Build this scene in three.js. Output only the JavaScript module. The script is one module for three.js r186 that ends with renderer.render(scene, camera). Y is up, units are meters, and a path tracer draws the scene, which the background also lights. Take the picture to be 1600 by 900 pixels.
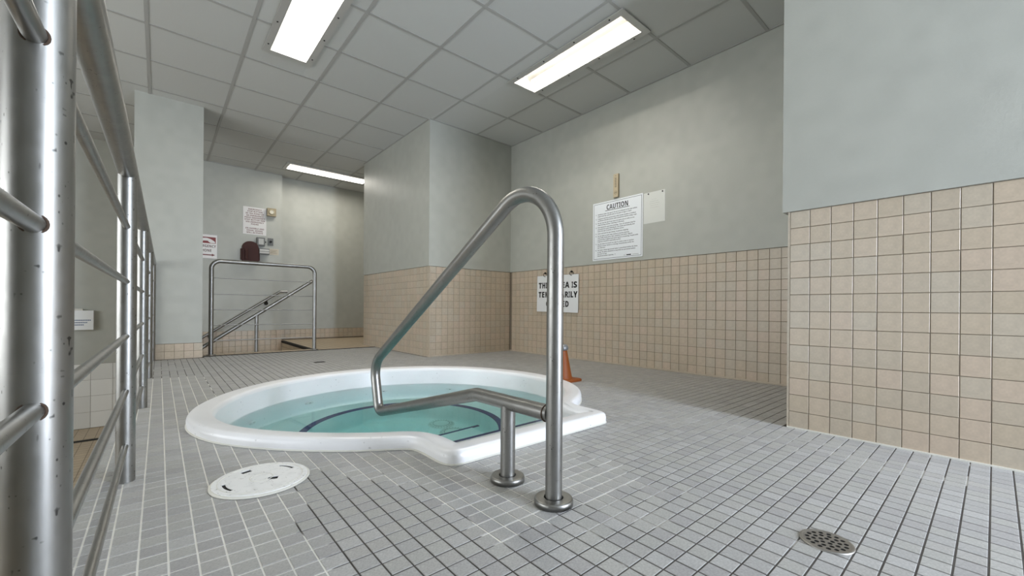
import * as THREE from 'three';
import { mergeGeometries } from 'three/addons/utils/BufferGeometryUtils.js';
import { RectAreaLightUniformsLib } from 'three/addons/lights/RectAreaLightUniformsLib.js';

// ---------- camera, sky, daylight, exposure ----------
const scene = new THREE.Scene();
const F = 645.08, YAW = 0.7074, ROLL = 0.008, EYE = 0.562, CY = 481.44;
const camera = new THREE.PerspectiveCamera(2 * Math.atan(450 / F) * 180 / Math.PI, 1600 / 900, 0.05, 60);
camera.position.set(0, EYE, 0);
camera.rotation.order = 'YXZ';
camera.rotation.set(0, -YAW, ROLL);
camera.setViewOffset(1600, 900, 0, 450 - CY, 1600, 900);
camera.updateProjectionMatrix();
scene.background = new THREE.Color().setRGB(0.20, 0.235, 0.28);
RectAreaLightUniformsLib.init();
const renderer = new THREE.WebGLRenderer({ antialias: true });
renderer.toneMapping = THREE.LinearToneMapping;
renderer.toneMappingExposure = 7.95;
renderer.shadowMap.enabled = true;
function daylight(w, h, pos, target, color, power) {
  const l = new THREE.RectAreaLight(color, power, w, h);
  l.position.set(...pos); l.lookAt(...target); l.castShadow = true; l.name = 'window_daylight'; scene.add(l);
}
daylight(0.58, 2.1, [1.97, 1.15, 2.12], [1.97, 1.15, 0], new THREE.Color().setRGB(0.84, 0.93, 1.09), 4.5);
daylight(4.4, 1.9, [-3.92, 0.95, -2.9], [0, 0.95, -2.9], new THREE.Color().setRGB(1.0, 0.99, 0.95), 0.48);
const LAMP_COLOR = new THREE.Color().setRGB(1.0, 0.955, 0.87), LAMP_POWER = 10.6;

// ---------- main measures (metres, y up) ----------
const CEIL = 2.697, WAINSCOT = 1.0335;
const XR = 3.537;              // wall with the caution sign
const XN = 2.306, ZN = -0.649; // block of wall by the window
const XP = 2.3265, ZP = -4.175, ZP2 = -6.14;
const ZFAR = -7.575, ZFAR2 = -7.69, ZBACK = 2.2, XLEFT = -4.0, YLOW = -1.03;
const XDECK = -0.186, ZDECK = -5.66;

// ---------- helpers ----------
let seed = 7;
const rnd = () => { seed = (seed * 1664525 + 1013904223) >>> 0; return seed / 4294967296; };
const names = {};
const numbered = (n) => { const k = names[n] = (names[n] ?? -1) + 1; return k ? n + '_' + String(k).padStart(3, '0') : n; };
function tag(o, label, category, group, kind) {
  o.userData.label = label; o.userData.category = category;
  if (group) o.userData.group = group;
  if (kind) o.userData.kind = kind;
  return o;
}
function thing(name, label, category, pos = [0, 0, 0], group, kind) {
  const g = new THREE.Group(); g.name = numbered(name); g.position.set(...pos); scene.add(g);
  return tag(g, label, category, group, kind);
}
const structure = (name, label, category, pos) => { const g = new THREE.Group(); g.name = name; if (pos) g.position.set(...pos); scene.add(g); return tag(g, label, category, null, 'structure'); };
function part(parent, name, geo, mat, pos, rot) {
  const m = new THREE.Mesh(geo, mat); m.name = name;
  if (pos) m.position.set(...pos);
  if (rot) m.rotation.set(...rot);
  m.castShadow = m.receiveShadow = true;
  parent.add(m); return m;
}
// box from corner to corner with texture coordinates in metres
function box(x0, x1, y0, y1, z0, z1) {
  const g = new THREE.BoxGeometry(x1 - x0, y1 - y0, z1 - z0);
  g.translate((x0 + x1) / 2, (y0 + y1) / 2, (z0 + z1) / 2);
  metreUV(g); return g;
}
function metreUV(g) {
  const p = g.attributes.position, n = g.attributes.normal, uv = new Float32Array(p.count * 2);
  for (let i = 0; i < p.count; i++) {
    const ax = Math.abs(n.getX(i)), ay = Math.abs(n.getY(i)), az = Math.abs(n.getZ(i));
    const [u, v] = ay >= ax && ay >= az ? [p.getX(i), p.getZ(i)] : ax >= az ? [p.getZ(i), p.getY(i)] : [p.getX(i), p.getY(i)];
    uv[2 * i] = u; uv[2 * i + 1] = v;
  }
  g.setAttribute('uv', new THREE.BufferAttribute(uv, 2));
}
// box with chamfered edges on its +z face, centred, back at z = 0
function chamfered(w, h, t, c) {
  const W = w / 2, H = h / 2, P = [], q = (a, b, d, e) => P.push(...a, ...b, ...d, ...a, ...d, ...e);
  const o = [[-W, -H], [W, -H], [W, H], [-W, H]], i = [[-W + c, -H + c], [W - c, -H + c], [W - c, H - c], [-W + c, H - c]];
  q([...i[0], t], [...i[1], t], [...i[2], t], [...i[3], t]);
  for (let k = 0; k < 4; k++) {
    const n = (k + 1) % 4;
    q([...o[k], t - c], [...o[n], t - c], [...i[n], t], [...i[k], t]);
    q([...o[k], 0], [...o[n], 0], [...o[n], t - c], [...o[k], t - c]);
  }
  const g = new THREE.BufferGeometry();
  g.setAttribute('position', new THREE.Float32BufferAttribute(P, 3));
  g.computeVertexNormals(); metreUV(g); return g;
}
function hash(x, y, s) { let n = (x * 374761393 + y * 668265263 + s * 1442695041) | 0; n = Math.imul(n ^ (n >>> 13), 1274126177); n ^= n >>> 16; return (n >>> 0) / 4294967296; }
function vnoise(x, y, per, s) {   // tileable value noise
  const xi = Math.floor(x), yi = Math.floor(y), fx = x - xi, fy = y - yi, m = (a) => ((a % per) + per) % per;
  const sx = fx * fx * (3 - 2 * fx), sy = fy * fy * (3 - 2 * fy);
  const a = hash(m(xi), m(yi), s), b = hash(m(xi + 1), m(yi), s), c = hash(m(xi), m(yi + 1), s), d = hash(m(xi + 1), m(yi + 1), s);
  return (a + (b - a) * sx) * (1 - sy) + (c + (d - c) * sx) * sy;
}
function tex(n, fn, srgb, repeat = [1, 1], w = n) {
  const d = new Uint8Array(w * n * 4);
  for (let y = 0; y < n; y++) for (let x = 0; x < w; x++) {
    const c = fn(x / w, y / n), k = 4 * (y * w + x);
    d[k] = c[0]; d[k + 1] = c[1]; d[k + 2] = c[2]; d[k + 3] = 255;
  }
  const t = new THREE.DataTexture(d, w, n); t.magFilter = THREE.LinearFilter; t.minFilter = THREE.LinearFilter;
  t.wrapS = t.wrapT = THREE.RepeatWrapping; t.repeat.set(...repeat);
  if (srgb) t.colorSpace = THREE.SRGBColorSpace;
  t.needsUpdate = true; return t;
}
const grey = (v) => { const k = Math.max(0, Math.min(255, v)); return [k, k, k]; };
const std = (o) => new THREE.MeshStandardMaterial(o);

// ---------- materials ----------
const paintTint = tex(256, (u, v) => grey(238 + 4 * (vnoise(u * 6, v * 6, 6, 1) - .5) + 8 * (vnoise(u * 24, v * 24, 24, 2) - .5)), true, [.6, .6]);
const paintBump = tex(256, (u, v) => grey(128 + 90 * (vnoise(u * 128, v * 128, 128, 3) - .5) + 60 * (vnoise(u * 40, v * 40, 40, 4) - .5)), false, [3, 3]);
const M = {};
M.paint = std({ color: new THREE.Color().setRGB(0.515, 0.525, 0.475), map: paintTint, bumpMap: paintBump, bumpScale: 0.0004, roughness: 0.42 });
M.plain = std({ color: new THREE.Color().setRGB(0.45, 0.45, 0.44), roughness: 0.8 });
M.groutWall = std({ color: new THREE.Color().setRGB(0.23, 0.19, 0.145), roughness: 0.95 });
M.groutWallLight = std({ color: new THREE.Color().setRGB(0.30, 0.265, 0.215), roughness: 0.95 });
const glazeTint = tex(128, (u, v) => grey(243 + 14 * (vnoise(u * 8, v * 8, 8, 5) - .5) + 10 * (vnoise(u * 32, v * 32, 32, 6) - .5)), true, [6, 6]);
const beige = [[.575, .48, .365], [.56, .47, .355], [.59, .49, .375], [.545, .465, .36], [.57, .495, .39], [.60, .49, .38]];
M.beige = beige.map((c) => std({ color: new THREE.Color().setRGB(...c), map: glazeTint, roughness: 0.32 }));
M.beigeAll = std({ color: 0xffffff, map: glazeTint, roughness: 0.32 });
const floorGrain = tex(256, (u, v) => grey(236 + 26 * (vnoise(u * 60, v * 60, 60, 8) - .5) + 18 * (vnoise(u * 128, v * 128, 128, 9) - .5)), true, [5, 5]);
const greys = [.45, .435, .465, .415, .445, .485].map((v, i) => [v, v * (i % 3 ? .99 : .98), v * (i % 2 ? .965 : .94)]);
M.grey = greys.map((c) => std({ color: new THREE.Color().setRGB(...c), map: floorGrain, roughness: 0.5 }));
M.greyAll = std({ color: 0xffffff, map: floorGrain, roughness: 0.5 });
const tubC = [1.216, -2.395];
// grout: whitish new grout round the tub, by the handrail and along the railing, dark with dirt elsewhere
const FX0 = -0.2, FX1 = 3.7, FZ0 = -6, FZ1 = 2.3;
const groutMap = tex(512, (u, v) => {
  const x = FX0 + u * (FX1 - FX0), z = FZ0 + v * (FZ1 - FZ0);
  const n = vnoise(u * 14, v * 28, 1000, 11) * .6 + vnoise(u * 60, v * 120, 1000, 12) * .4;
  const dTub = Math.hypot(x - tubC[0], z - tubC[1]) - 1.08;
  const whiteTub = dTub + (n - .5) * .5 < .16 && z > -3.2 && x < 1.4;
  const rail = Math.abs(x - .92) < .33 + (n - .5) * .3 && z < -.78 + (n - .5) * .15 && z > -1.5;
  const left = x < .27 + (n - .5) * .25 && z > -4.2;
  const w = whiteTub || rail || left ? 1 : (n > .72 ? .6 : 0), k = 25 * (n - .5);
  return w ? [236 * w + 60 * (1 - w) + k, 234 * w + 56 * (1 - w) + k, 226 * w + 52 * (1 - w) + k] : [82 + k, 78 + k, 74 + k];
}, true);
M.groutFloor = std({ map: groutMap, roughness: 0.95 });
const ceilBump = tex(256, (u, v) => grey(200 - 150 * Math.max(0, vnoise(u * 90, v * 90, 90, 13) - .72) * 3), false, [2, 2]);
M.ceilTile = [.53, .545, .52].map((c, i) => std({ color: new THREE.Color().setRGB(c, c * 1.015, c * .975), bumpMap: ceilBump, bumpScale: 0.0006, roughness: 0.95 }));
M.ceilGrid = std({ color: new THREE.Color().setRGB(0.375, 0.373, 0.355), roughness: 0.6 });
const steelMap = tex(512, (u, v) => {
  let k = 236 + 10 * (vnoise(u * 8, v * 8, 8, 15) - .5) + 8 * (vnoise(u * 40, v * 20, 40, 16) - .5);
  const s = vnoise(u * 96, v * 48, 96, 17) * .7 + vnoise(u * 17, v * 17, 17, 14) * .3; if (s > .84) k -= Math.min(110, 1500 * (s - .84));
  return [k, k * .995, k * .985];
}, true, [4, 4]);
const steelRough = tex(256, (u, v) => grey(102 + 16 * (vnoise(u * 32, v * 32, 32, 18) - .5) + 14 * (vnoise(u * 5, v * 5, 5, 19) - .5)), false, [4, 4]);
M.steel = std({ color: new THREE.Color().setRGB(0.37, 0.37, 0.36), map: steelMap, metalness: 1, roughness: 1, roughnessMap: steelRough });
M.rust = std({ color: new THREE.Color().setRGB(0.07, 0.045, 0.03), roughness: 0.9 });
M.black = std({ color: 0x101010, roughness: 0.7 });
M.darkRubber = std({ color: 0x1a1714, roughness: 0.8 });
const acrylicMap = tex(256, (u, v) => { const s = vnoise(u * 40, v * 40, 40, 21); const k = 251 + 6 * (vnoise(u * 8, v * 8, 8, 20) - .5) - (s > .95 ? 60 * (s - .95) * 20 : 0); return [k, k, k]; }, true, [1.2, 1.2]);
M.acrylic = new THREE.MeshPhysicalMaterial({ color: new THREE.Color().setRGB(0.90, 0.90, 0.905), map: acrylicMap, roughness: 0.28 });
M.blue = std({ color: new THREE.Color().setRGB(0.006, 0.02, 0.15), roughness: 0.4 });
M.white = std({ color: 0xe4e4e2, roughness: 0.45 });
M.caulk = std({ color: 0xd8d6cc, roughness: 0.7 });

// ---------- projection of the photograph, to find which tiles show largest ----------
const cs = Math.cos(YAW), sn = Math.sin(YAW);
function onFrame(x, y, z) {
  const d = x * sn - z * cs; if (d < .1) return null;
  const px = 800 + F * (x * cs + z * sn) / d, py = CY - F * (y - EYE) / d;
  return px > -30 && px < 1630 && py > -30 && py < 930 ? d : null;
}
// tiles: [{p:[x,y,z], q:quaternion-Euler, seen}] -> up to `most` single meshes, the rest one instanced part
function layTiles(parent, spots, geo, mats, colors, allMat, rot, normal, most = 300) {
  const ranked = spots.map((p) => ({ p, d: onFrame(...p) })).map((s) => ({ ...s, k: s.d === null ? Infinity : s.d * s.d / Math.max(.04, Math.abs((s.p[0] * normal[0] + (s.p[1] - EYE) * normal[1] + s.p[2] * normal[2]) / Math.hypot(s.p[0], s.p[1] - EYE, s.p[2])))  }));
  ranked.sort((a, b) => a.k - b.k);
  const single = ranked.filter((s) => s.k < Infinity).slice(0, most), rest = ranked.filter((s) => !single.includes(s));
  const wobble = () => (rnd() - .5) * .008;
  for (const s of single) {
    const m = part(parent, 'tile', geo, mats[Math.floor(rnd() * mats.length)], s.p, [rot[0] + wobble(), rot[1] + wobble(), rot[2]]);
    m.position.addScaledVector(new THREE.Vector3(...normal), (rnd() - .5) * .0006);
  }
  if (!rest.length) return;
  const im = new THREE.InstancedMesh(geo, allMat, rest.length), o = new THREE.Object3D(), c = new THREE.Color();
  rest.forEach((s, i) => {
    o.position.set(...s.p).addScaledVector(new THREE.Vector3(...normal), (rnd() - .5) * .0006);
    o.rotation.set(rot[0] + wobble(), rot[1] + wobble(), rot[2]); o.updateMatrix(); im.setMatrixAt(i, o.matrix);
    im.setColorAt(i, c.setRGB(...colors[Math.floor(rnd() * colors.length)]));
  });
  im.name = 'tile_field'; im.userData.kind = 'stuff'; im.castShadow = im.receiveShadow = true; parent.add(im);
}

// ---------- hot tub outline ----------
const TUBN = 360;
const RADII = [[0, 1], [30, 1.03], [40, 1.058], [53, 1.085], [66, 1.095], [83, 1.075], [101, 1.048], [135, 1.04], [154, 1.033], [178, 1.03], [195, 1.033], [209, 1.046], [224, 1.063], [244, 1.09], [255, 1.11], [263, 1.122], [270, 1.125], [278, 1.116], [287, 1.096], [293, 1.074], [299, 1.055], [304, 1.041], [313, 1.02], [322, 1.01], [331, 1.003], [361, 1]];
function rawOutline() {
  const pts = [];
  for (let i = 0; i < 1440; i++) {
    const a = i / 1440 * 2 * Math.PI, dx = Math.sin(a), dz = Math.cos(a);   // a = 0 points to +z, the step side
    const deg = a * 180 / Math.PI; let k = 0; while (RADII[k + 1][0] < deg) k++;   // 270 = -x, left
    const f = (deg - RADII[k][0]) / (RADII[k + 1][0] - RADII[k][0]); let r = -.006 + RADII[k][1] + (RADII[k + 1][1] - RADII[k][1]) * f;
    const side = dx > 0 ? 1.71 - tubC[0] : tubC[0] - .775;
    if (dz > .3) r = Math.max(r, Math.min((-1.24 - tubC[1]) / dz, side / Math.max(1e-6, Math.abs(dx))));
    pts.push([tubC[0] + dx * r, tubC[1] + dz * r]);
  }
  return pts;
}
function resample(pts, n) {
  const L = [0]; for (let i = 1; i <= pts.length; i++) { const a = pts[i - 1], b = pts[i % pts.length]; L.push(L[i - 1] + Math.hypot(a[0] - b[0], a[1] - b[1])); }
  const out = []; let k = 0;
  for (let i = 0; i < n; i++) {
    const t = L[L.length - 1] * i / n; while (L[k + 1] < t) k++;
    const f = (t - L[k]) / (L[k + 1] - L[k]), a = pts[k], b = pts[(k + 1) % pts.length];
    out.push([a[0] + (b[0] - a[0]) * f, a[1] + (b[1] - a[1]) * f]);
  }
  return out;
}
let outline = resample(rawOutline(), TUBN);
for (let s = 0; s < 8; s++) outline = outline.map((p, i) => { const a = outline[(i + TUBN - 1) % TUBN], b = outline[(i + 1) % TUBN]; return [(a[0] + 2 * p[0] + b[0]) / 4, (a[1] + 2 * p[1] + b[1]) / 4]; });
outline = resample(outline, TUBN);
function inset(d) {   // outline moved inwards by d
  if (Math.abs(d) < 1e-9) return outline;
  let o = outline;
  const steps = Math.ceil(Math.abs(d) / .02);
  for (let s = 0; s < steps; s++) {
    o = o.map((p, i) => {
      const a = o[(i + TUBN - 1) % TUBN], b = o[(i + 1) % TUBN], tx = b[0] - a[0], tz = b[1] - a[1], l = Math.hypot(tx, tz);
      return [p[0] + tz / l * d / steps, p[1] - tx / l * d / steps];
    });
    o = o.map((p, i) => { const a = o[(i + TUBN - 1) % TUBN], b = o[(i + 1) % TUBN]; return [p[0] * .9 + (a[0] + b[0]) * .05, p[1] * .9 + (a[1] + b[1]) * .05]; });
  }
  return resample(o, TUBN);
}
const insideOf = (poly, x, z) => { let c = false; for (let i = 0, j = poly.length - 1; i < poly.length; j = i++) { const [a, b] = poly[i], [d, e] = poly[j]; if ((b > z) !== (e > z) && x < (d - a) * (z - b) / (e - b) + a) c = !c; } return c; };
// surface through rings of points, each ring [[x,z]...] at a height
function loft(rings, closeTop) {
  const P = [], I = [], U = [], n = rings[0].pts.length; let acc = 0;
  rings.forEach((r, k) => {
    if (k) acc += Math.hypot(rings[k - 1].y - r.y, Math.hypot(rings[k - 1].pts[0][0] - r.pts[0][0], rings[k - 1].pts[0][1] - r.pts[0][1]));
    r.pts.forEach(([x, z], i) => { P.push(x, r.y, z); U.push(i / n * 7, acc); });
  });
  for (let k = 0; k + 1 < rings.length; k++) for (let i = 0; i < n; i++) { const a = k * n + i, b = k * n + (i + 1) % n, c = a + n, d = b + n; I.push(a, b, c, b, d, c); }
  const g = new THREE.BufferGeometry();
  g.setAttribute('position', new THREE.Float32BufferAttribute(P, 3)); g.setAttribute('uv', new THREE.Float32BufferAttribute(U, 2)); g.setIndex(I); g.computeVertexNormals(); return g;
}
const circle = (cx, cz, r, n = TUBN) => { const a = []; for (let i = 0; i < n; i++) { const t = i / n * 2 * Math.PI; a.push([cx + Math.sin(t) * r, cz + Math.cos(t) * r]); } return a; };
const lathe = (pts, n = 40) => new THREE.LatheGeometry(pts.map(([r, y]) => new THREE.Vector2(r, y)), n);

// ---------- floor of the deck ----------
const LID = [.255, -1.537, .136], DRAIN = [1.236, -.263, .054];
{
  const fl = structure('floor', 'grey mosaic tiled deck floor round the hot tub', 'floor');
  const sh = new THREE.Shape();
  [[XDECK, 2.2], [XDECK, ZDECK], [XR + .02, ZDECK], [XR + .02, 2.2]].forEach(([x, z], i) => i ? sh.lineTo(x, -z) : sh.moveTo(x, -z));
  const hole = new THREE.Path(); inset(.05).forEach(([x, z], i) => i ? hole.lineTo(x, -z) : hole.moveTo(x, -z)); sh.holes.push(hole);
  const g = new THREE.ExtrudeGeometry(sh, { depth: .06, bevelEnabled: false }); g.rotateX(-Math.PI / 2); g.translate(0, -.0614, 0);
  const p = g.attributes.position, uv = new Float32Array(p.count * 2);
  for (let i = 0; i < p.count; i++) { uv[2 * i] = (p.getX(i) - FX0) / (FX1 - FX0); uv[2 * i + 1] = (p.getZ(i) - FZ0) / (FZ1 - FZ0); }
  g.setAttribute('uv', new THREE.BufferAttribute(uv, 2));
  part(fl, 'grout_bed', g, M.groutFloor);
  const PITCH = .0508, cut = inset(.05), spots = [];
  for (let i = -14; i < 62; i++) for (let j = -98; j < 56; j++) {
    const x = .4765 + (i + .5) * PITCH, z = -.768 + (j + .5) * PITCH;
    if (x < XDECK + .02 || x > XR || z < ZDECK + .02 || z > 2.18) continue;
    if (x > XN - .015 && z > ZN - .015) continue;
    if (x > XP && z < ZP) continue;
    if (x < .36 && x > -.2 && z < -5.55) continue;
        if (Math.abs(x - tubC[0]) < 1.2 && Math.abs(z - tubC[1]) < 1.2 && insideOf(cut, x, z)) continue;
    spots.push([x, -.006, z]);
  }
  layTiles(fl, spots, chamfered(PITCH - .0038, PITCH - .0038, .006, .0009), M.grey, greys, M.greyAll, [-Math.PI / 2, 0, 0], [0, 1, 0]);
  const edge = structure('trim_1', 'dark metal strip closing the far edge of the grey tiled deck', 'edge strip');
  part(edge, 'strip', box(-.17, 2.35, -.05, .004, ZDECK - .03, ZDECK), M.black);
  const side = structure('wall_deck_side', 'raised side of the deck below the railing', 'wall');
  part(side, 'slab', box(XDECK, -.12, YLOW, -.062, -5.66, 2.2), M.plain);
}

// ---------- walls with tiled wainscot ----------
// grid of tile centres on a wall plane; axis 'x' means the wall faces -x at that x, 'z' faces +z
function wallTiles(parent, axis, plane, from, to, rows, most, phase = 0, y0 = 0, pitch = .0795, geo = null) {
  const T = geo || chamfered(pitch - .0026, pitch - .0026, .007, .0012), spots = [], n = Math.round((to - from) / pitch + .2);
  for (let c = 0; c < n; c++) for (let r = 0; r < rows; r++) {
    const a = from + (c + .5) * pitch + phase, y = y0 + (r + .5) * pitch;
    spots.push(axis === 'x' ? [plane + .007, y, a] : [a, y, plane - .007]);
  }
  layTiles(parent, spots, T, M.beige, beige, M.beigeAll, axis === 'x' ? [0, -Math.PI / 2, 0] : [0, 0, 0], axis === 'x' ? [-1, 0, 0] : [0, 0, 1], most);
}
{
  const w = structure('wall_right', 'grey-green painted wall with beige tiled lower half under the caution sign', 'wall');
  part(w, 'painted_wall', box(XR - .006, XR + .15, WAINSCOT + .002, CEIL + .3, ZP, ZN), M.paint);
  part(w, 'grout_bed', box(XR + .004, XR + .15, -.1, WAINSCOT + .002, ZP, ZN), M.groutWall);
  part(w, 'cove_base', box(XR - .012, XR + .004, 0, .012, ZP, ZN), M.beige[4]);
  wallTiles(w, 'x', XR, ZP + .01, ZN, 13, 300, .025);
}
{
  const w = structure('wall_right_front', 'pale painted wall block over beige wall tiles beside the floor drain', 'wall');
  part(w, 'painted_wall', box(XN - .005, XR + .15, WAINSCOT + .002, CEIL + .3, ZN - .024, ZBACK + .15), M.paint);
  part(w, 'grout_bed', box(XN + .004, XR + .15, -.1, WAINSCOT + .002, ZN + .001, ZBACK + .15), M.groutWallLight);
  wallTiles(w, 'x', XN, ZN + .007, ZBACK, 13, 300);
  part(w, 'edge_trim', box(XN + .0005, XN + .03, 0, WAINSCOT, ZN - .002, ZN + .007), M.beige[4]);
  part(w, 'cove_base', box(XN - .006, XN + .004, 0, .006, ZN, ZBACK), M.caulk);
}
{
  const w = structure('wall_pillar', 'square painted pillar with beige tiled lower half behind the hot tub', 'pillar');
  part(w, 'painted_wall', box(XP - .006, XR + .15, WAINSCOT + .002, CEIL + .3, ZP2, ZP + .006), M.paint);
  part(w, 'grout_bed', box(XP + .004, XR + .15, -.1, WAINSCOT + .002, ZP2 + .006, ZP - .004), M.groutWall);
  wallTiles(w, 'z', ZP, XP + .012, XR, 13, 300);
  const f = new THREE.Group(); f.name = 'side_face'; w.add(f);
  wallTiles(f, 'x', XP, ZP2, ZP - .012, 13, 0);
  part(w, 'edge_trim', box(XP, XP + .011, 0, WAINSCOT, ZP - .012, ZP), M.beige[4]);
  part(w, 'cove_base', mergeGeometries([box(XP - .006, XR, 0, .012, ZP - .004, ZP + .01), box(XP - .01, XP + .004, 0, .012, ZP2, ZP)]), M.beige[4]);
}
{
  const w = structure('wall_column', 'narrow painted column with two rows of beige base tiles at the railing end', 'column');
  part(w, 'painted_wall', box(-.197, .355, .165, CEIL + .3, -5.95, -5.561), M.paint);
  part(w, 'grout_bed', box(-.19, .352, YLOW, .165, -5.95, -5.57), M.groutWallLight);
  wallTiles(w, 'z', -5.566, -.194, .35, 2, 300, 0, .003, .0795);
}
{
  const w = structure('wall_far', 'grey painted end wall with emergency signs above the stairs', 'wall');
  part(w, 'painted_wall', box(XLEFT, 1.515, .178, CEIL + .3, ZFAR - .3, ZFAR), M.paint);
  part(w, 'recessed_panel', box(1.515, XR + .15, .178, CEIL + .3, ZFAR2 - .3, ZFAR2), M.paint);
  part(w, 'grout_bed', mergeGeometries([box(-.3, 1.515, YLOW - .2, .178, ZFAR - .3, ZFAR - .01), box(1.515, XR + .15, -.1, .178, ZFAR2 - .3, ZFAR2 - .01)]), M.groutWall);
  wallTiles(w, 'z', ZFAR - .002, -.3, 1.515, 15, 60, 0, -1.014, .0795);
  const f = new THREE.Group(); f.name = 'recess_tiles'; w.add(f);
  wallTiles(f, 'z', ZFAR2 - .002, 1.515, XR, 2, 0, 0, .018, .0795);
  part(w, 'lower_wall', box(XLEFT, -.22, -.2, .178, ZFAR - .3, ZFAR), M.paint);
  part(w, 'lower_bed', box(XLEFT, -.22, YLOW - .2, -.2, ZFAR - .3, ZFAR - .006), M.groutWallLight);
  const big = chamfered(.203, .203, .008, .0015), wm = [0xe4e4e0, 0xeaeae6, 0xdededa].map((c) => std({ color: c, roughness: .35 }));
  for (let c = 0; c < 8; c++) for (let r = 0; r < 4; r++) part(w, 'tile', big, wm[Math.floor(rnd() * 3)], [-.355 - c * .206, -.305 - r * .206, ZFAR - .006]);
}
{
  const w = structure('wall_back', 'painted wall with a tall narrow window opening, facing the stairs', 'wall');
  const o = [1.63, 2.29, .06, 2.24], z = [ZBACK, ZBACK + .15];
  part(w, 'painted_wall', mergeGeometries([box(XLEFT - .15, o[0], YLOW, CEIL + .3, ...z), box(o[1], XN + .1, YLOW, CEIL + .3, ...z), box(o[0], o[1], YLOW, o[2], ...z), box(o[0], o[1], o[3], CEIL + .3, ...z)]), M.paint);
  const win = structure('window_1', 'tall narrow daylight window in the wall facing the stairs', 'window');
  const b = .05;
  part(win, 'window_frame', mergeGeometries([box(o[0], o[0] + b, o[2], o[3], ...z), box(o[1] - b, o[1], o[2], o[3], ...z), box(o[0], o[1], o[2], o[2] + b, ...z), box(o[0], o[1], o[3] - b, o[3], ...z), box(o[0], o[1], 1.0, 1.05, ...z)]), M.white);
  part(win, 'pane', box(o[0], o[1], o[2], o[3], ZBACK + .07, ZBACK + .074), new THREE.MeshPhysicalMaterial({ color: 0xffffff, transmission: 1, thickness: 0, roughness: 0.02 }));
}
{
  const w = structure('wall_left', 'painted wall of the lower hall with a long window', 'wall');
  const o = [-5.2, -.6, -.05, 2.0], x = [XLEFT - .15, XLEFT];
  part(w, 'painted_wall', mergeGeometries([box(...x, YLOW, CEIL + .3, ZFAR - .3, o[0]), box(...x, YLOW, CEIL + .3, o[1], ZBACK), box(...x, YLOW, o[2], o[0], o[1]), box(...x, o[3], CEIL + .3, o[0], o[1])]), M.paint);
  const win = structure('window_2', 'long daylight window in the lower hall', 'window');
  const fr = [box(...x, o[2], o[2] + .05, o[0], o[1]), box(...x, o[3] - .05, o[3], o[0], o[1])];
  for (let k = 0; k < 5; k++) { const zz = o[0] + (o[1] - o[0] - .05) * k / 4; fr.push(box(...x, o[2], o[3], zz, zz + .05)); }
  part(win, 'window_frame', mergeGeometries(fr), M.white);
  part(win, 'pane', box(XLEFT - .08, XLEFT - .076, o[2], o[3], o[0], o[1]), new THREE.MeshPhysicalMaterial({ color: 0xffffff, transmission: 1, thickness: 0, roughness: 0.02 }));
}
{
  const w = structure('wall_hall_end', 'painted wall closing the hall behind the pillar', 'wall');
  part(w, 'painted_wall', box(XR, XR + .15, -.1, CEIL + .3, ZFAR2, ZP2), M.paint);
}

// ---------- lower hall, stairs and landing ----------
{
  const beigeFloor = tex(256, (u, v) => { const a = (u * 8) % 1, b = (v * 8) % 1, j = a < .035 || b < .035; const k = 10 * (hash(Math.floor(u * 8), Math.floor(v * 8), 31) - .5); return j ? [120, 104, 84] : [186 + k, 168 + k, 142 + k]; }, true, [1.3, 1.3]);
  const fm = std({ map: beigeFloor, roughness: .45 });
  const lo = structure('floor_lower', 'beige tiled floor of the lower hall past the railing', 'floor');
  part(lo, 'slab', box(XLEFT, XDECK, YLOW - .2, YLOW, ZFAR, 2.2), fm);
  part(lo, 'black_line', box(XLEFT, -.25, YLOW, YLOW + .003, -6.95, -6.86), M.black);
  part(lo, 'stair_foot', box(XDECK, .2, YLOW - .2, YLOW, ZFAR, -5.86), fm);
  const la = structure('floor_landing', 'beige tiled landing between the pillar and the stairs', 'floor');
  part(la, 'slab', box(1.532, XR + .1, YLOW - .2, 0, ZFAR2, ZDECK - .03), fm);
  part(la, 'curb', box(-.19, 1.532, YLOW, .002, -5.86, ZDECK - .03), fm);
  const st = thing('staircase', 'beige tiled stairs with dark nosing going down behind the column', 'stairs', [1.53, 0, -6.7]);
  for (let i = 0; i < 6; i++) {
    const y = -.1717 * (i + 1), x1 = -.28 * i, s = i < 5 ? part(st, 'step', box(x1 - .28, x1, YLOW, y, -.86, i > 3 ? .74 : .83), fm) : null;
    part(st, 'nosing', box(x1 - .012, x1 + .03, y + .1717 - .03, y + .1717 + .003, -.86, i > 3 ? .74 : .83), M.darkRubber);
  }
}

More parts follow.
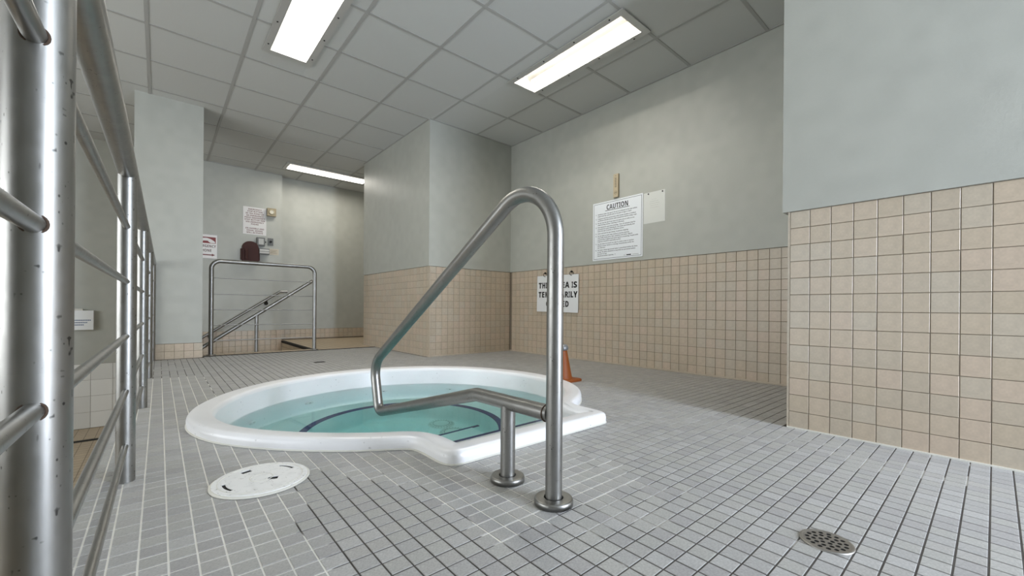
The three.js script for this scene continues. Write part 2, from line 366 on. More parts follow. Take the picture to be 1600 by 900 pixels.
// ---------- ceiling ----------
const FIX = [  // lamps: x0, x1, z0, z1 of the trim
  [2.484, 2.851, -3.009, -1.723], [.638, 1.013, -3.965, -2.681], [1.43, 2.715, -7.17, -6.80]];
function minus(r, h) {   // rectangle r without rectangle h
  const [a, b, c, d] = r, [e, f, g, i] = h;
  if (f <= a || e >= b || i <= c || g >= d) return [r];
  const out = [];
  if (e > a) out.push([a, e, c, d]);
  if (f < b) out.push([f, b, c, d]);
  const x0 = Math.max(a, e), x1 = Math.min(b, f);
  if (g > c) out.push([x0, x1, c, g]);
  if (i < d) out.push([x0, x1, i, d]);
  return out;
}
const cutAll = (r, holes) => holes.reduce((l, h) => l.flatMap((q) => minus(q, h)), [r]);
{
  const c = structure('ceiling', 'suspended ceiling of square grey panels in a metal grid', 'ceiling');
  part(c, 'slab', box(XLEFT - .15, XR + .15, CEIL + .25, CEIL + .3, ZFAR2 - .3, ZBACK + .15), M.plain);
  const GX = 1.136, GZ = -2.970, P = .61, B = .012;
  const holes = FIX.map(([a, b, d, e]) => [a + .02, b - .02, d + .02, e - .02]);
  const solids = [[XN - .005, 9, ZN - .024, 9], [XP - .006, 9, ZP2, ZP + .006], [-.197, .355, -5.95, -5.561]];
  const room = (r) => { const q = [Math.max(r[0], XLEFT), Math.min(r[1], XR), Math.max(r[2], ZFAR2), Math.min(r[3], ZBACK)]; return q[1] - q[0] > .004 && q[3] - q[2] > .004 ? [q] : []; };
  for (let i = -9; i < 5; i++) for (let j = -9; j < 9; j++) {
    const r = [GX + i * P + B - .004, GX + (i + 1) * P - B + .004, GZ + j * P + B - .004, GZ + (j + 1) * P - B + .004];
    for (const q of room(r).flatMap((x) => cutAll(x, holes.concat(solids)))) if (q[1] - q[0] > .006 && q[3] - q[2] > .006) part(c, 'ceiling_panel', box(q[0], q[1], CEIL + .004, CEIL + .02, q[2], q[3]), M.ceilTile[Math.floor(rnd() * 3)]);
  }
  for (let i = -9; i < 6; i++) for (const q of room([GX + i * P - B, GX + i * P + B, -9, 9]).flatMap((x) => cutAll(x, holes.concat(solids)))) if (q[3] - q[2] > .02) part(c, 'main_runner', box(q[0], q[1], CEIL, CEIL + .03, q[2], q[3]), M.ceilGrid);
  for (let j = -9; j < 10; j++) for (let i = -9; i < 5; i++) for (const q of room([GX + i * P + B, GX + (i + 1) * P - B, GZ + j * P - B, GZ + j * P + B]).flatMap((x) => cutAll(x, holes.concat(solids)))) if (q[1] - q[0] > .02) part(c, 'cross_tee', box(q[0], q[1], CEIL + .0005, CEIL + .03, q[2], q[3]), M.ceilGrid);
  // wall angles, a dark line where panels meet the walls
  const an = [box(XR - .02, XR, CEIL - .002, CEIL + .02, ZP, ZN), box(XP - .006, XR, CEIL - .002, CEIL + .02, ZP + .006, ZP + .02), box(XP - .02, XP - .006, CEIL - .002, CEIL + .02, ZP2, ZP), box(-.2, 1.515, CEIL - .002, CEIL + .02, ZFAR, ZFAR + .015), box(1.515, XR, CEIL - .002, CEIL + .02, ZFAR2, ZFAR2 + .015)];
  for (const g of an) part(c, 'wall_angle', g, M.ceilGrid);
}

// ---------- ceiling lamps ----------
M.lampTrim = std({ color: new THREE.Color().setRGB(0.52, 0.52, 0.50), roughness: 0.35, metalness: .3 });
M.lampInside = std({ color: new THREE.Color().setRGB(0.62, 0.60, 0.56), roughness: 0.7 });
M.tube = std({ color: 0xffffff, emissive: LAMP_COLOR, emissiveIntensity: 0.07, roughness: .6 });
M.clear = new THREE.MeshPhysicalMaterial({ color: 0xffffff, transmission: 1, thickness: 0, roughness: 0.07 });
M.frosted = std({ color: 0xffffff, emissive: LAMP_COLOR, emissiveIntensity: 0.16, roughness: .6 });
function lamp([x0, x1, z0, z1], label, along, frosted) {
  const cx = (x0 + x1) / 2, cz = (z0 + z1) / 2, W = (x1 - x0) / 2, D = (z1 - z0) / 2, t = along === 'z' ? .052 : .05;
  const L = thing('ceiling_light', label, 'ceiling light', [cx, CEIL, cz], 'recessed fluorescent ceiling lights');
  const iw = W - t, id = D - t, y0 = -.009, y1 = .115;
  part(L, 'trim_frame', mergeGeometries([box(-W, -iw, y0, .0, -D, D), box(iw, W, y0, .0, -D, D), box(-iw, iw, y0, .0, -D, -id), box(-iw, iw, y0, .0, id, D)]), M.lampTrim);
  part(L, 'housing', mergeGeometries([box(-iw - .01, -iw, 0, y1, -id, id), box(iw, iw + .01, 0, y1, -id, id), box(-iw, iw, 0, y1, -id - .01, -id), box(-iw, iw, 0, y1, id, id + .01), box(-iw - .01, iw + .01, y1, y1 + .01, -id - .01, id + .01)]), M.lampInside);
  const n = 4, screw = new THREE.CylinderGeometry(.0065, .0065, .004, 10);
  for (let s = -1; s <= 1; s += 2) for (let k = 0; k < n; k++) {
    const a = -1 + (k + .35) * 2 / (n - .3), q = along === 'z' ? [s * (W - .022), y0 - .001, a * D * .98] : [a * W * .98, y0 - .001, s * (D - .022)];
    part(L, 'screw', screw, M.black, q);
  }
  const len = (along === 'z' ? id : iw) * 2 - .05;
  for (const s of [-1, 1]) {
    const off = s * .068, g = new THREE.CylinderGeometry(.0145, .0145, len, 20); along === 'z' ? g.rotateX(Math.PI / 2) : g.rotateZ(Math.PI / 2);
    const p = along === 'z' ? [off, .066, 0] : [0, .066, off];
    part(L, 'tube', g, M.tube, p);
    if (frosted) continue;
    const lt = new THREE.RectAreaLight(LAMP_COLOR, LAMP_POWER, along === 'z' ? .03 : len, along === 'z' ? len : .03);
    lt.name = 'tube_light'; lt.position.set(p[0], .0505, p[2]); lt.rotation.x = -Math.PI / 2; lt.castShadow = true; L.add(lt);
  }
  part(L, 'lens', box(-iw, iw, .030, .033, -id, id), frosted ? M.frosted : M.clear);
  if (!frosted) return;
  const a = .06 * len / (4 * iw * id), lt = new THREE.RectAreaLight(LAMP_COLOR, LAMP_POWER * a, 2 * iw - .004, 2 * id - .004);
  lt.name = 'lens_light'; lt.position.set(0, .0285, 0); lt.rotation.x = -Math.PI / 2; lt.castShadow = true; L.add(lt);
}
lamp(FIX[0], 'long ceiling light with clear lens showing its tubes, near the caution sign wall', 'z', false);
lamp(FIX[1], 'long ceiling light with frosted lens above the hot tub, between it and the column', 'z', true);
lamp(FIX[2], 'long ceiling light over the landing beside the pillar', 'x', true);

// ---------- hot tub ----------
const YW = -.085, YSEAT = -.48, YBED = -.78, WELL = [1.19, -2.415, .6];
{
  const t = thing('hot_tub', 'round white sunken hot tub with square step-in end', 'hot tub');
  const prof = [[.002, -.01], [-.002, .01], [-.003, .024], [.0, .036], [.006, .044], [.014, .0485], [.024, .05], [.055, .049], [.088, .046], [.098, .042], [.105, .034], [.109, .022]];
  part(t, 'rim', loft(prof.map(([d, y]) => ({ pts: inset(d), y }))), M.acrylic);
  const wall = [[.109, .022], [.114, -.03], [.122, -.1], [.135, -.2], [.15, -.33], [.165, -.41], [.182, -.455], [.205, -.477], [.225, YSEAT]];
  part(t, 'wall', loft(wall.map(([d, y]) => ({ pts: inset(d), y }))), M.acrylic);
  // seat: from the foot of the wall to the well; rays from the well centre keep both rings in step
  const foot = inset(.225), ring = foot.map(([x, z]) => { const dx = x - WELL[0], dz = z - WELL[1], l = Math.hypot(dx, dz); return [WELL[0] + dx / l * WELL[2], WELL[1] + dz / l * WELL[2]]; });
  part(t, 'seat', loft([{ pts: foot, y: YSEAT }, { pts: ring, y: YSEAT }]), M.acrylic);
  const wc = (r) => circle(WELL[0], WELL[1], r);
  part(t, 'foot_well', loft([{ pts: wc(WELL[2]), y: YSEAT }, { pts: wc(WELL[2] - .012), y: YSEAT - .01 }, { pts: wc(WELL[2] - .03), y: -.7 }, { pts: wc(WELL[2] - .06), y: YBED + .01 }, { pts: wc(WELL[2] - .1), y: YBED }, { pts: wc(.001), y: YBED }]), M.acrylic);
  part(t, 'seat_edge_stripe', loft([{ pts: wc(WELL[2] + .030), y: YSEAT + .0005 }, { pts: wc(WELL[2] + .028), y: YSEAT + .003 }, { pts: wc(WELL[2] - .010), y: YSEAT + .003 }, { pts: wc(WELL[2] - .014), y: YSEAT - .012 }]), M.blue);
  t.children.at(-1).userData.label = 'dark blue stripe along the seat edge';
  part(t, 'step', box(.9, 1.93, YSEAT, -.2, -1.80, -1.34), M.acrylic);
  part(t, 'step_stripe', box(.9, 1.93, -.212, -.1985, -1.803, -1.778), M.blue);
  part(t, 'step', box(.78, 1.6, YBED, -.6, -2.29, -1.92), M.acrylic);
  part(t, 'step_stripe', box(.85, 1.66, -.612, -.5985, -2.293, -2.272), M.blue);
  for (const [x, z] of [[1.57, -2.62], [1.55, -2.43]]) {
    const d = part(t, 'drain_cover', lathe([[0, .03], [.04, .029], [.058, .02], [.064, .016], [.085, .012], [.095, 0]]), M.white, [x, YBED, z]);
    const s = []; for (let k = 0; k < 24; k++) { const a = k / 24 * 2 * Math.PI, g = new THREE.BoxGeometry(.003, .004, .02); g.translate(0, .0155, .078); g.rotateY(a); s.push(g); }
    s.push(new THREE.TorusGeometry(.06, .003, 6, 40).rotateX(Math.PI / 2).translate(0, .021, 0));
    part(d, 'slots', mergeGeometries(s.map((g) => { const q = g.toNonIndexed(); return q; })), M.plain);
  }
  const jw = inset(.15);
  for (const i of [118, 142, 170, 200, 226, 250]) {   // wall jets
    const [x, z] = jw[i], a = Math.atan2(tubC[0] - x, tubC[1] - z);
    const j = part(t, 'jet', lathe([[0, .004], [.012, .004], [.014, .012], [.03, .01], [.036, 0]], 24).rotateX(Math.PI / 2), M.white, [x, -.28, z], [0, a, 0]);
    part(j, 'nozzle', new THREE.CylinderGeometry(.009, .009, .004, 12).rotateX(Math.PI / 2), M.black, [0, 0, .006]);
  }
  part(t, 'caulk_bead', loft([{ pts: inset(-.006), y: .0005 }, { pts: inset(-.004), y: .004 }, { pts: inset(.004), y: .008 }]), M.caulk);
  const w = inset(.116);
  const sh = new THREE.Shape(); w.forEach(([x, z], i) => i ? sh.lineTo(x, -z) : sh.moveTo(x, -z));
  const g = new THREE.ExtrudeGeometry(sh, { depth: 1.0, bevelEnabled: false }); g.rotateX(-Math.PI / 2); g.translate(0, YW - 1.0, 0);
  const water = new THREE.Mesh(g, new THREE.MeshPhysicalMaterial({ color: 0xffffff, roughness: 0, transmission: 1, thickness: 1, ior: 1.33, attenuationColor: new THREE.Color().setRGB(.45, .99, .97), attenuationDistance: 1.5 }));
  water.name = 'water'; water.castShadow = water.receiveShadow = true; scene.add(water);
  tag(water, 'still clear teal water filling the hot tub', 'water', null, 'stuff');
}

// ---------- stainless handrail at the tub ----------
function fillet(pts, radii) {   // polyline with rounded corners as a curve path
  const path = new THREE.CurvePath(), V = pts.map((p) => new THREE.Vector3(...p)); let from = V[0];
  for (let i = 1; i < V.length - 1; i++) {
    const a = V[i - 1].clone().sub(V[i]).normalize(), b = V[i + 1].clone().sub(V[i]).normalize(), half = Math.acos(a.dot(b)) / 2, r = radii[i - 1], l = r / Math.tan(half);
    const p = V[i].clone().addScaledVector(a, l), q = V[i].clone().addScaledVector(b, l), c = V[i].clone().addScaledVector(a.clone().add(b).normalize(), r / Math.sin(half));
    path.add(new THREE.LineCurve3(from, p));
    const u = p.clone().sub(c), v = q.clone().sub(c), ang = Math.PI - 2 * half, steps = Math.max(4, Math.ceil(ang / .12)); let last = p;
    for (let k = 1; k <= steps; k++) { const s = k / steps, x = k === steps ? q.clone() : c.clone().addScaledVector(u, Math.sin((1 - s) * ang) / Math.sin(ang)).addScaledVector(v, Math.sin(s * ang) / Math.sin(ang)); path.add(new THREE.LineCurve3(last, x)); last = x; }
    from = q;
  }
  path.add(new THREE.LineCurve3(from, V[V.length - 1])); return path;
}
function sweep(path, r, radial = 24) {   // round tube along a path of short lines, uv in metres
  const P = [path.curves[0].v1]; for (const c of path.curves) P.push(c.v2);
  const pos = [], nor = [], uv = [], idx = []; let acc = 0, N = null;
  P.forEach((p, i) => {
    const T = (P[i + 1] || p).clone().sub(P[i - 1] || p).normalize();
    if (i) acc += p.distanceTo(P[i - 1]);
    if (!N) { N = Math.abs(T.y) < .9 ? new THREE.Vector3(0, 1, 0) : new THREE.Vector3(1, 0, 0); }
    N = N.clone().addScaledVector(T, -N.dot(T)).normalize(); const Bn = T.clone().cross(N);
    for (let k = 0; k <= radial; k++) {
      const a = k / radial * 2 * Math.PI, n = N.clone().multiplyScalar(Math.cos(a)).addScaledVector(Bn, Math.sin(a));
      pos.push(p.x + n.x * r, p.y + n.y * r, p.z + n.z * r); nor.push(n.x, n.y, n.z); uv.push(k / radial * 2 * Math.PI * r, acc);
      if (i && k) { const d = i * (radial + 1) + k; idx.push(d - radial - 2, d - radial - 1, d, d - radial - 2, d, d - 1); }
    }
  });
  for (const [i, p] of [[0, P[0]], [P.length - 1, P[P.length - 1]]]) {   // caps
    const T = (i ? P[i].clone().sub(P[i - 1]) : P[0].clone().sub(P[1])).normalize(), c = pos.length / 3, b = i * (radial + 1);
    pos.push(p.x, p.y, p.z); nor.push(T.x, T.y, T.z); uv.push(0, 0);
    for (let k = 0; k <= radial; k++) { const s = 3 * (b + k); pos.push(pos[s], pos[s + 1], pos[s + 2]); nor.push(T.x, T.y, T.z); uv.push(0, 0); if (k) i ? idx.push(c, c + k, c + k + 1) : idx.push(c, c + k + 1, c + k); }
  }
  const g = new THREE.BufferGeometry();
  g.setAttribute('position', new THREE.Float32BufferAttribute(pos, 3)); g.setAttribute('normal', new THREE.Float32BufferAttribute(nor, 3)); g.setAttribute('uv', new THREE.Float32BufferAttribute(uv, 2)); g.setIndex(idx); return g;
}
const tube = (pts, r, radii = [], radial) => sweep(fillet(pts, radii), r, radial);
const flange = lathe([[.026, .004], [.027, .017], [.029, .0185], [.050, .0185], [.0545, .016], [.056, .011], [.056, .0], [.0, .0]], 48);
{
  const h = thing('handrail', 'curved stainless steel handrail standing at the hot tub step', 'handrail', [.868, 0, -.824]);
  const z = (v) => v + .824, R = .0241;
  part(h, 'rail', tube([[0, .002, 0], [0, 1.03, 0], [0, .264, z(-2.135)], [0, .02, z(-2.068)], [0, .252, z(-1.205)], [0, .256, z(-.84)]], R, [.15, .11, .045, .06], 32), M.steel);
  part(h, 'support_post', tube([[0, .002, z(-1.031)], [0, .245, z(-1.031)]], R, [], 32), M.steel);
  part(h, 'weld', new THREE.TorusGeometry(.0242, .0025, 8, 32), M.rust, [0, .255, -.029]);
  for (const zz of [0, z(-1.031)]) part(h, 'flange', flange, M.steel, [0, .001, zz]);
}

// ---------- guard railing along the deck edge ----------
{
  const r = thing('guard_railing', 'stainless steel railing with five thin bars along the deck edge', 'railing', [-.088, 0, -.595]);
  const X = (z) => (z + .595) * -.0078, Z = (z) => z + .595, R = .0241;
  const zs = [.62, -.595, -1.801, -3.03, -4.245, -5.535];
  for (const zz of zs) part(r, 'post', tube([[X(zz), -.002, Z(zz)], [X(zz), .975, Z(zz)]], R, [], 32), M.steel);
  part(r, 'top_rail', tube([[X(.9), .99, Z(.9)], [X(-5.56), .99, Z(-5.56)]], .0255, [], 32), M.steel);
  for (const y of [.116, .289, .463, .636, .809]) part(r, 'bar', tube([[X(.9), y, Z(.9)], [X(-5.55), y, Z(-5.55)]], .0085, [], 16), M.steel);
  for (const y of [.289, .463, .636, .809]) for (const s of [-1, 1]) part(r, 'weld', new THREE.TorusGeometry(.0092, .0013, 8, 20), M.rust, [0, y, s * .0223]);
}
// ---------- stair guard and stair handrails ----------
{
  const z0 = -5.78, r = thing('stair_guard', 'low steel guard frame with five thin rods across the top of the stairs', 'railing', [.995, 0, z0]);
  const a = .45 - .995, b = 1.545 - .995;
  part(r, 'frame', tube([[a, .002, 0], [a, 1.075, 0], [b, 1.075, 0], [b, .002, 0]], .0235, [.09, .09], 24), M.steel);
  for (const y of [.163, .340, .518, .695, .88]) part(r, 'rod', tube([[a, y, 0], [b, y, 0]], .0055, [], 12), M.steel);
  for (const x of [a, b]) part(r, 'base_plate', lathe([[0, .008], [.045, .008], [.05, .004], [.05, 0]], 24), M.steel, [x, .001, 0]);
  const f = thing('stair_handrail', 'sloping steel stair handrail on a short post behind the guard frame', 'handrail', [.91, 0, -5.885]);
  part(f, 'rail', tube([[.655, .903, 0], [.632, .898, 0], [-1.0, -.244, 0]], .021, [.01], 20), M.steel);
  part(f, 'post', tube([[0, .0, 0], [0, .455, 0]], .020, [], 20), M.steel);
  const w = thing('stair_handrail', 'sloping steel handrail bracketed to the end wall under the telephone', 'handrail', [1.0, 0, ZFAR + .07]);
  part(w, 'rail', tube([[.59, .797, 0], [.485, .797, 0], [-1.15, -.345, 0]], .020, [.05], 20), M.steel);
  for (const x of [.3, -.42, -1.0]) { const y = .797 + (x - .485) * .6985; const br = part(w, 'bracket', tube([[x, y - .01, 0], [x, y - .055, -.01], [x, y - .06, -.07]], .008, [.02], 10), M.darkRubber); part(br, 'wall_plate', new THREE.CylinderGeometry(.03, .03, .006, 20).rotateX(Math.PI / 2), M.darkRubber, [x, y - .06, -.066]); }
}

// ---------- things on the floor ----------
{
  const l = thing('skimmer_lid', 'round white plastic access lid with slots beside the tub rim', 'lid', [LID[0], 0, LID[1]]);
  const R = LID[2];
  part(l, 'collar', lathe([[R - .01, 0], [R + .004, 0], [R + .004, .004], [R - .003, .0065], [R - .012, .0065]], 64), M.caulk);
  const s = new THREE.Shape(); s.absarc(0, 0, R - .004, 0, 2 * Math.PI);
  const rect = (x, y, w, h, a) => { const p = new THREE.Path(); [[-w, -h], [w, -h], [w, h], [-w, h]].forEach(([u, v], i) => { const X = x + u * Math.cos(a) - v * Math.sin(a), Y = y + u * Math.sin(a) + v * Math.cos(a); i ? p.lineTo(X, Y) : p.moveTo(X, Y); }); s.holes.push(p); };
  rect(.028, -.025, .015, .012, -.35); rect(-.03, .083, .016, .011, .3);
  for (const [a0, a1] of [[174, 212], [14, 50]].map((q) => q.map((d) => d * Math.PI / 180))) { const p = new THREE.Path(); p.absarc(0, 0, .106, a0, a1, false); p.absarc(0, 0, .095, a1, a0, true); s.holes.push(p); }
  const g = new THREE.ExtrudeGeometry(s, { depth: .0015, bevelEnabled: true, bevelSize: .0008, bevelThickness: .0007, bevelSegments: 2, curveSegments: 64 }); g.rotateX(-Math.PI / 2); metreUV(g);
  const lidMap = tex(256, (u, v) => { const n = vnoise(u * 20, v * 20, 20, 41), d = vnoise(u * 50, v * 50, 50, 42); const k = 236 - (d > .86 ? 420 * (d - .86) : 0) - 22 * Math.max(0, n - .6); return [k, k, k - 2]; }, true, [3, 3]);
  part(l, 'lid', g, std({ map: lidMap, roughness: .5 }), [0, .0068, 0]);
  part(l, 'boss_ring', new THREE.TorusGeometry(.032, .0012, 6, 48).rotateX(Math.PI / 2), M.caulk, [0, .0088, 0]);
  part(l, 'rim_ring', new THREE.TorusGeometry(R - .018, .0012, 6, 64).rotateX(Math.PI / 2), M.caulk, [0, .0088, 0]);
  part(l, 'well', new THREE.CylinderGeometry(R - .012, R - .012, .004, 48), M.black, [0, .003, 0]);
}
{
  const d = thing('floor_drain', 'round perforated metal floor drain in the grey tiles', 'drain', [DRAIN[0], 0, DRAIN[1]]);
  const R = DRAIN[2], s = new THREE.Shape(); s.absarc(0, 0, R - .005, 0, 2 * Math.PI);
  const holeAt = (r, n, o) => { for (let k = 0; k < n; k++) { const a = k / n * 2 * Math.PI + o, p = new THREE.Path(); p.absarc(r * Math.cos(a), r * Math.sin(a), .0052, 0, 2 * Math.PI); s.holes.push(p); } };
  holeAt(.012, 5, .2); holeAt(.0255, 10, 0); holeAt(.0385, 15, .1);
  const g = new THREE.ExtrudeGeometry(s, { depth: .0012, bevelEnabled: false, curveSegments: 16 }); g.rotateX(-Math.PI / 2); metreUV(g);
  const dm = std({ color: new THREE.Color().setRGB(.42, .41, .39), map: steelMap, metalness: .9, roughness: .42 });
  part(d, 'grate', g, dm, [0, .0018, 0]);
  part(d, 'ring', lathe([[R - .007, .002], [R - .0055, .0038], [R - .001, .0038], [R + .001, .002], [R + .001, 0]], 48), dm);
  part(d, 'sump', new THREE.CylinderGeometry(R - .004, R - .004, .001, 32), std({ color: 0x0c0907, roughness: .9 }), [0, .0009, 0]);
  const p = thing('floor_vent', 'tiny dark slotted plate in the floor behind the tub', 'floor plate', [1.235, 0, -4.43]);
  part(p, 'plate', box(-.05, .05, 0, .003, -.03, .03), std({ color: 0x2a2826, roughness: .6 }));
  for (let k = -1; k <= 1; k++) part(p, 'slot', box(-.04, .04, .003, .0035, k * .016 - .004, k * .016 + .004), M.black);
}
{
  const c = thing('traffic_cone', 'small orange safety cone with a grey top ring behind the hot tub', 'cone', [2.395, 0, -2.185]);
  const om = std({ color: new THREE.Color().setRGB(.29, .072, .008), roughness: .55 });
  const b = chamfered(.205, .205, .022, .006); b.rotateX(-Math.PI / 2);
  part(c, 'base', b, om);
  part(c, 'cone_body', lathe([[.078, .02], [.074, .028], [.07, .035], [.032, .232], [.030, .238], [.0, .238]], 32), om);
  part(c, 'top_ring', lathe([[.03, .236], [.040, .243], [.043, .255], [.038, .270], [.026, .282], [.014, .285], [0, .284]], 32), std({ color: 0x8f9092, roughness: .35, metalness: .4 }));
}

// ---------- signs and fittings ----------
function canvas(w, h, draw) {
  const c = document.createElement('canvas'); c.width = w; c.height = h; const x = c.getContext('2d'); draw(x, w, h);
  const t = new THREE.CanvasTexture(c); t.colorSpace = THREE.SRGBColorSpace; return t;
}
// flat printed plate, facing +z before turning; face printed, edges plain
function plate(parent, name, w, h, t, map, edge = 0xdddddd, rough = .4) {
  const face = std({ map, roughness: rough }), e = std({ color: edge, roughness: .5 });
  const body = part(parent, name, new THREE.BoxGeometry(w, h, t), e, [0, 0, t / 2]);
  part(body, 'print', new THREE.PlaneGeometry(w - .001, h - .001), face, [0, 0, t / 2 + .0006]);
  return body;
}
const onRight = (o, y, z, proud = .006) => { o.position.set(XR - proud, y, z); o.rotation.y = -Math.PI / 2; };
{
  const t = canvas(1024, 1024, (x, w, h) => {
    x.fillStyle = '#e9edf1'; x.fillRect(0, 0, w, h);
    x.strokeStyle = '#2b2d33'; x.lineWidth = 6; x.strokeRect(26, 26, w - 52, h - 52);
    x.fillStyle = '#0c0d10'; x.textAlign = 'center'; x.font = 'bold 118px sans-serif'; x.save(); x.translate(w / 2 + 10, 150); x.scale(.86, 1); x.fillText('CAUTION', 0, 0); x.restore();
    x.fillRect(270, 160, 500, 9);
    x.textAlign = 'left'; x.font = 'bold 27px sans-serif';
    const L = ['1.|Children under the age of 12 are not allowed in the spa unless', '|supervised by a person who is 16 years of age or older.', '2.|Pregnant women and persons with known health or medical', '|conditions should consult with a physician before using a spa.', '3.|Do not use the spa if you have an open sore or rash, or are', '|experiencing nausea, vomiting or diarrhea.', '4.|Overexposure may cause fainting.  10 to 15 minutes may be', '|excessive for some individuals. Cool down periodically and', '|leave the spa if nausea or dizziness occurs.', '5.|Enter and exit the spa slowly, to prevent slipping.', '6.|Do not play or swim near drains or suction devices.', '|Your body, body parts, hair, jewellery and other objects', '|may become trapped and cause injury or drowning. People with', '|long hair should be especially careful.', '7.|Do not enter or remain in a spa if a drain cover or suction', '|fitting is loose, broken or missing. Immediately notify the', '|spa operator.', '8.|No food or beverage except water is permitted within the deck', '|or spa. No glass containers of any kind are permitted within', '|the deck or spa.', '|Maximum bather capacity:   7'];
    let y = 212; for (const s of L) { const [n, r] = s.split('|'); if (n) y += 9; x.fillText(n, 64, y); x.fillText(r, 108, y, 850); y += 33.4; }
    x.fillRect(660, h - 52, 36, 4); x.fillRect(715, h - 60, 90, 18); x.fillRect(830, h - 52, 120, 4);
  });
  const s = thing('caution_sign', 'square white caution sign with black spa rules on the wall', 'sign'); onRight(s, 1.375, -2.501);
  plate(s, 'board', .60, .609, .004, t);
}
{
  const t = canvas(384, 512, (x, w, h) => {
    x.fillStyle = '#d7d9d4'; x.fillRect(0, 0, w, h); x.fillStyle = '#3c3c3c'; x.textAlign = 'center'; x.font = '22px sans-serif';
    ['- - - - - - -', '-------------- - ------', '-- -------- ---------- ---', '------- --- ---- - --', '-- ------ --- -------'].forEach((s, i) => x.fillText(s, w / 2, 130 + i * 34));
  });
  const s = thing('notice_sheet', 'small white paper notice pinned beside the caution sign', 'notice'); onRight(s, 1.523, -2.085);
  plate(s, 'sheet', .222, .292, .0012, t);
  for (const x of [-.06, .085]) part(s, 'pin', new THREE.SphereGeometry(.0065, 12, 8), M.black, [x, .132, .004]);
}
{
  const t = canvas(128, 512, (x, w, h) => {
    x.fillStyle = '#b9ab90'; x.fillRect(0, 0, w, h); x.strokeStyle = x.fillStyle = '#4a4136'; x.lineWidth = 5;
    x.fillRect(52, 36, 24, 12); for (let k = 0; k < 13; k++) { x.fillRect(36, 72 + k * 18, 56, 3); if (k % 2) x.fillRect(44, 78 + k * 18, 40, 8); }
    x.beginPath(); x.ellipse(64, 410, 36, 34, 0, 0, 7); x.stroke(); x.fillRect(40, 404, 48, 12);
  });
  const s = thing('thermometer_plate', 'narrow beige thermometer plate above the caution sign', 'thermometer'); onRight(s, 1.812, -2.503);
  plate(s, 'plate', .058, .236, .022, t, 0x9a8d74);
}
{
  const t = canvas(1024, 660, (x, w, h) => {
    x.fillStyle = '#e7e9ea'; x.fillRect(0, 0, w, h); x.fillStyle = '#17181a'; x.textAlign = 'left'; x.font = 'bold 138px sans-serif';
    const W = { T: .61, H: .72, I: .28, S: .67, A: .72, R: .72, E: .67, ' ': .35, M: .83, P: .67, O: .78, L: .61, Y: .67, C: .72, D: .72 };
    const line = (t, x0, x1, y) => {
      const k = (x1 - x0) / [...t].reduce((a, c) => a + W[c], 0); let at = x0;
      for (const c of t) { const w = W[c] * k, m = x.measureText(c).width; if (c !== ' ') { x.save(); x.translate(at + w * .04, y); x.scale(w * .92 / m, 1); x.fillText(c, 0, 0); x.lineWidth = 7; x.strokeStyle = "#17181a"; x.strokeText(c, 0, 0); x.restore(); } at += w; }
    };
    line('THIS AREA IS', 40, 1000, 228); line('TEMPORARILY', 40, 1004, 396); line('CLOSED', 235, 815, 562);
  });
  const s = thing('closed_sign', 'white sign saying the area is temporarily closed, hung by wire rings', 'sign'); onRight(s, .735, -3.32, .012);
  s.rotation.order = 'YXZ'; s.rotation.z = -.012;
  plate(s, 'board', .655, .43, .003, t);
  for (const x of [-.19, .225]) {
    part(s, 'wire_ring', new THREE.TorusGeometry(.022, .003, 8, 24), M.black, [x, .226, .006], [0, .9, 0]);
    part(s, 'hook', new THREE.CylinderGeometry(.011, .011, .012, 12).rotateX(Math.PI / 2), M.black, [x, .246, .006]);
  }
}
const onFar = (o, x, y, proud = 0) => { o.position.set(x, y, ZFAR + proud); };
{
  const t = canvas(512, 700, (x, w, h) => {
    x.fillStyle = '#dcdad8'; x.fillRect(0, 0, w, h); x.fillStyle = '#5a1f1c'; x.textAlign = 'center'; x.font = 'bold 50px sans-serif';
    ['EMERGENCY', 'STOP BUTTON', 'IN THE EVENT OF', 'AN EMERGENCY', 'PRESS EMERGENCY', 'STOP BUTTON AND', 'USE EMERGENCY', 'PHONE', '', 'AN AUDIBLE AND', 'VISUAL SIGNAL', 'WILL ACTIVATE'].forEach((s, i) => x.fillText(s, w / 2, 74 + i * 54, 480));
  });
  const s = thing('emergency_stop_sign', 'white sheet of red emergency stop instructions on the end wall', 'sign'); onFar(s, 1.138, 1.898);
  plate(s, 'sheet', .315, .43, .003, t);
}
{
  const t = canvas(512, 512, (x, w, h) => {
    x.fillStyle = '#e6e4e2'; x.fillRect(0, 0, w, h); x.strokeStyle = '#222'; x.lineWidth = 4; x.strokeRect(6, 6, w - 12, h - 12);
    x.fillStyle = '#7c1c16'; x.fillRect(40, 60, 432, 130); x.fillStyle = '#e6e4e2';
    x.beginPath(); x.moveTo(60, 150); x.quadraticCurveTo(256, 10, 452, 150); x.lineTo(462, 182); x.lineTo(360, 182); x.quadraticCurveTo(256, 110, 152, 182); x.lineTo(50, 182); x.closePath(); x.fill();
    x.fillStyle = '#7c1c16'; x.fillRect(200, 140, 112, 50);
    x.fillStyle = '#4a2220'; x.textAlign = 'center'; x.font = 'bold 76px sans-serif'; x.fillText('EMERGENCY', 256, 276, 440); x.fillText('PHONE', 256, 366, 260);
    x.fillStyle = '#6a1d18'; x.fillRect(70, 420, 330, 22); x.beginPath(); x.moveTo(460, 431); x.lineTo(390, 404); x.lineTo(390, 458); x.fill();
  });
  const s = thing('emergency_phone_sign', 'emergency phone sign with red handset picture half hidden by the column', 'sign'); onFar(s, .517, 1.44);
  plate(s, 'board', .29, .365, .003, t, 0x333333);
}
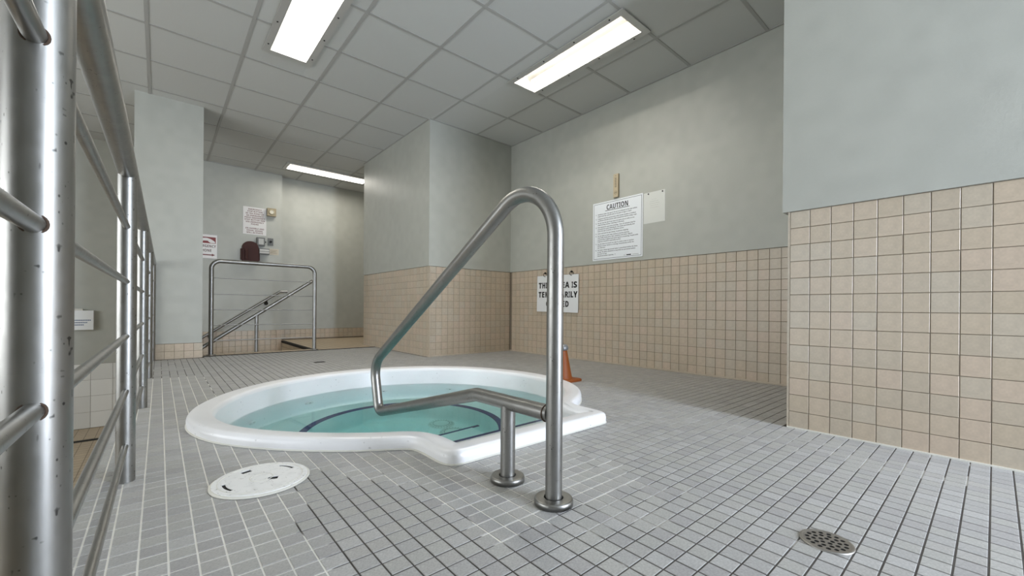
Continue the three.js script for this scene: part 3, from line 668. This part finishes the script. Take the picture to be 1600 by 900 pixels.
{
  const p = thing('wall_telephone', 'dark red emergency telephone on the end wall', 'telephone'); onFar(p, 1.075, 1.385, 0);
  const rm = std({ color: new THREE.Color().setRGB(.045, .009, .006), roughness: .65 });
  const s = new THREE.Shape(); s.moveTo(-.1, -.16); s.lineTo(.1, -.16); s.lineTo(.1, .09); s.quadraticCurveTo(.09, .17, 0, .175); s.quadraticCurveTo(-.09, .17, -.1, .09); s.closePath();
  part(p, 'body', new THREE.ExtrudeGeometry(s, { depth: .07, bevelEnabled: true, bevelSize: .008, bevelThickness: .008, bevelSegments: 3 }), rm);
  for (const x of [-1, 1]) part(p, 'side_grip', box(x * .113 - .013, x * .113 + .013, -.11, .06, .005, .06), rm);
  const hs = part(p, 'handset', tube([[-.06, .05, .1], [-.06, -.1, .1]], .018, [], 12), rm); part(hs, 'ear_piece', new THREE.CylinderGeometry(.03, .028, .03, 20).rotateX(Math.PI / 2), rm, [-.06, .06, .088]);
}
{
  const b = thing('stop_button_box', 'small grey metal button box right of the telephone', 'switch box'); onFar(b, 1.216, 1.578);
  const gm = std({ color: 0x6f706d, roughness: .5, metalness: .3 });
  part(b, 'box', box(-.055, .055, -.065, .065, 0, .06), gm); part(b, 'cover', box(-.035, .035, -.045, .045, .06, .066), std({ color: 0xb9bab6, roughness: .5 })); part(b, 'key', box(.055, .07, -.01, .01, .02, .05), M.black);
  const k = thing('key_switch', 'tiny grey key switch plate on the end wall', 'switch'); onFar(k, 1.357, 1.594);
  part(k, 'plate', box(-.038, .038, -.058, .058, 0, .008), gm); part(k, 'lock', new THREE.CylinderGeometry(.018, .018, .02, 20).rotateX(Math.PI / 2), M.black, [0, 0, .014]);
  const c = thing('junction_box', 'flat white-striped box mounted under the metal button box', 'box'); onFar(c, 1.262, 1.428);
  part(c, 'box', box(-.07, .07, -.045, .045, 0, .07), gm); part(c, 'front_strip', box(-.065, .065, .002, .032, .07, .073), std({ color: 0xc9c8c4, roughness: .5 })); part(c, 'front_strip', box(-.065, .065, -.032, -.006, .07, .073), std({ color: 0xc9c8c4, roughness: .5 }));
  const t = canvas(256, 180, (x, w, h) => { x.fillStyle = '#c6bda9'; x.fillRect(0, 0, w, h); x.fillStyle = '#8a7d68'; for (let i = 0; i < 5; i++) x.fillRect(36, 36 + i * 24, 180 - (i % 2) * 40, 8); });
  const l = thing('wall_label', 'small cream label right of the junction box', 'label'); onFar(l, 1.405, 1.438);
  plate(l, 'card', .14, .1, .002, t);
  const a = thing('alarm_sounder', 'small cream alarm sounder at the corner of the end wall', 'alarm'); onFar(a, 1.361, 2.064);
  const cm = std({ color: 0x9c9075, roughness: .5 });
  part(a, 'body', box(-.062, .062, -.062, .062, 0, .06), cm); part(a, 'horn', new THREE.TorusGeometry(.032, .008, 8, 24), std({ color: 0xbdb499, roughness: .5 }), [0, 0, .062]); part(a, 'grille', new THREE.CylinderGeometry(.026, .026, .006, 20).rotateX(Math.PI / 2), std({ color: 0xd8d3c4, roughness: .5 }), [0, 0, .062]);
}
{
  const t = canvas(512, 400, (x, w, h) => { x.fillStyle = '#eceeee'; x.fillRect(0, 0, w, h); x.fillStyle = '#2d4c78'; x.font = 'bold 44px sans-serif'; x.textAlign = 'right'; for (let i = 0; i < 3; i++) for (let k = 0; k < 11 - i * 2; k++) x.fillRect(96 + k * 34, 190 + i * 48, 26, 20); });
  const s = thing('first_aid_case', 'white wall case with blue print past the railing', 'wall case'); onFar(s, -.755, .365);
  plate(s, 'case', .235, .245, .075, t, 0xe2e3e3);
  part(s, 'latch', box(-.06, .02, .1225, .145, .02, .06), std({ color: 0xd2d0c6, roughness: .5 }));
}

scene.traverse((o) => { if (o.isMesh) { o.castShadow = true; o.receiveShadow = true; } });
renderer.render(scene, camera);
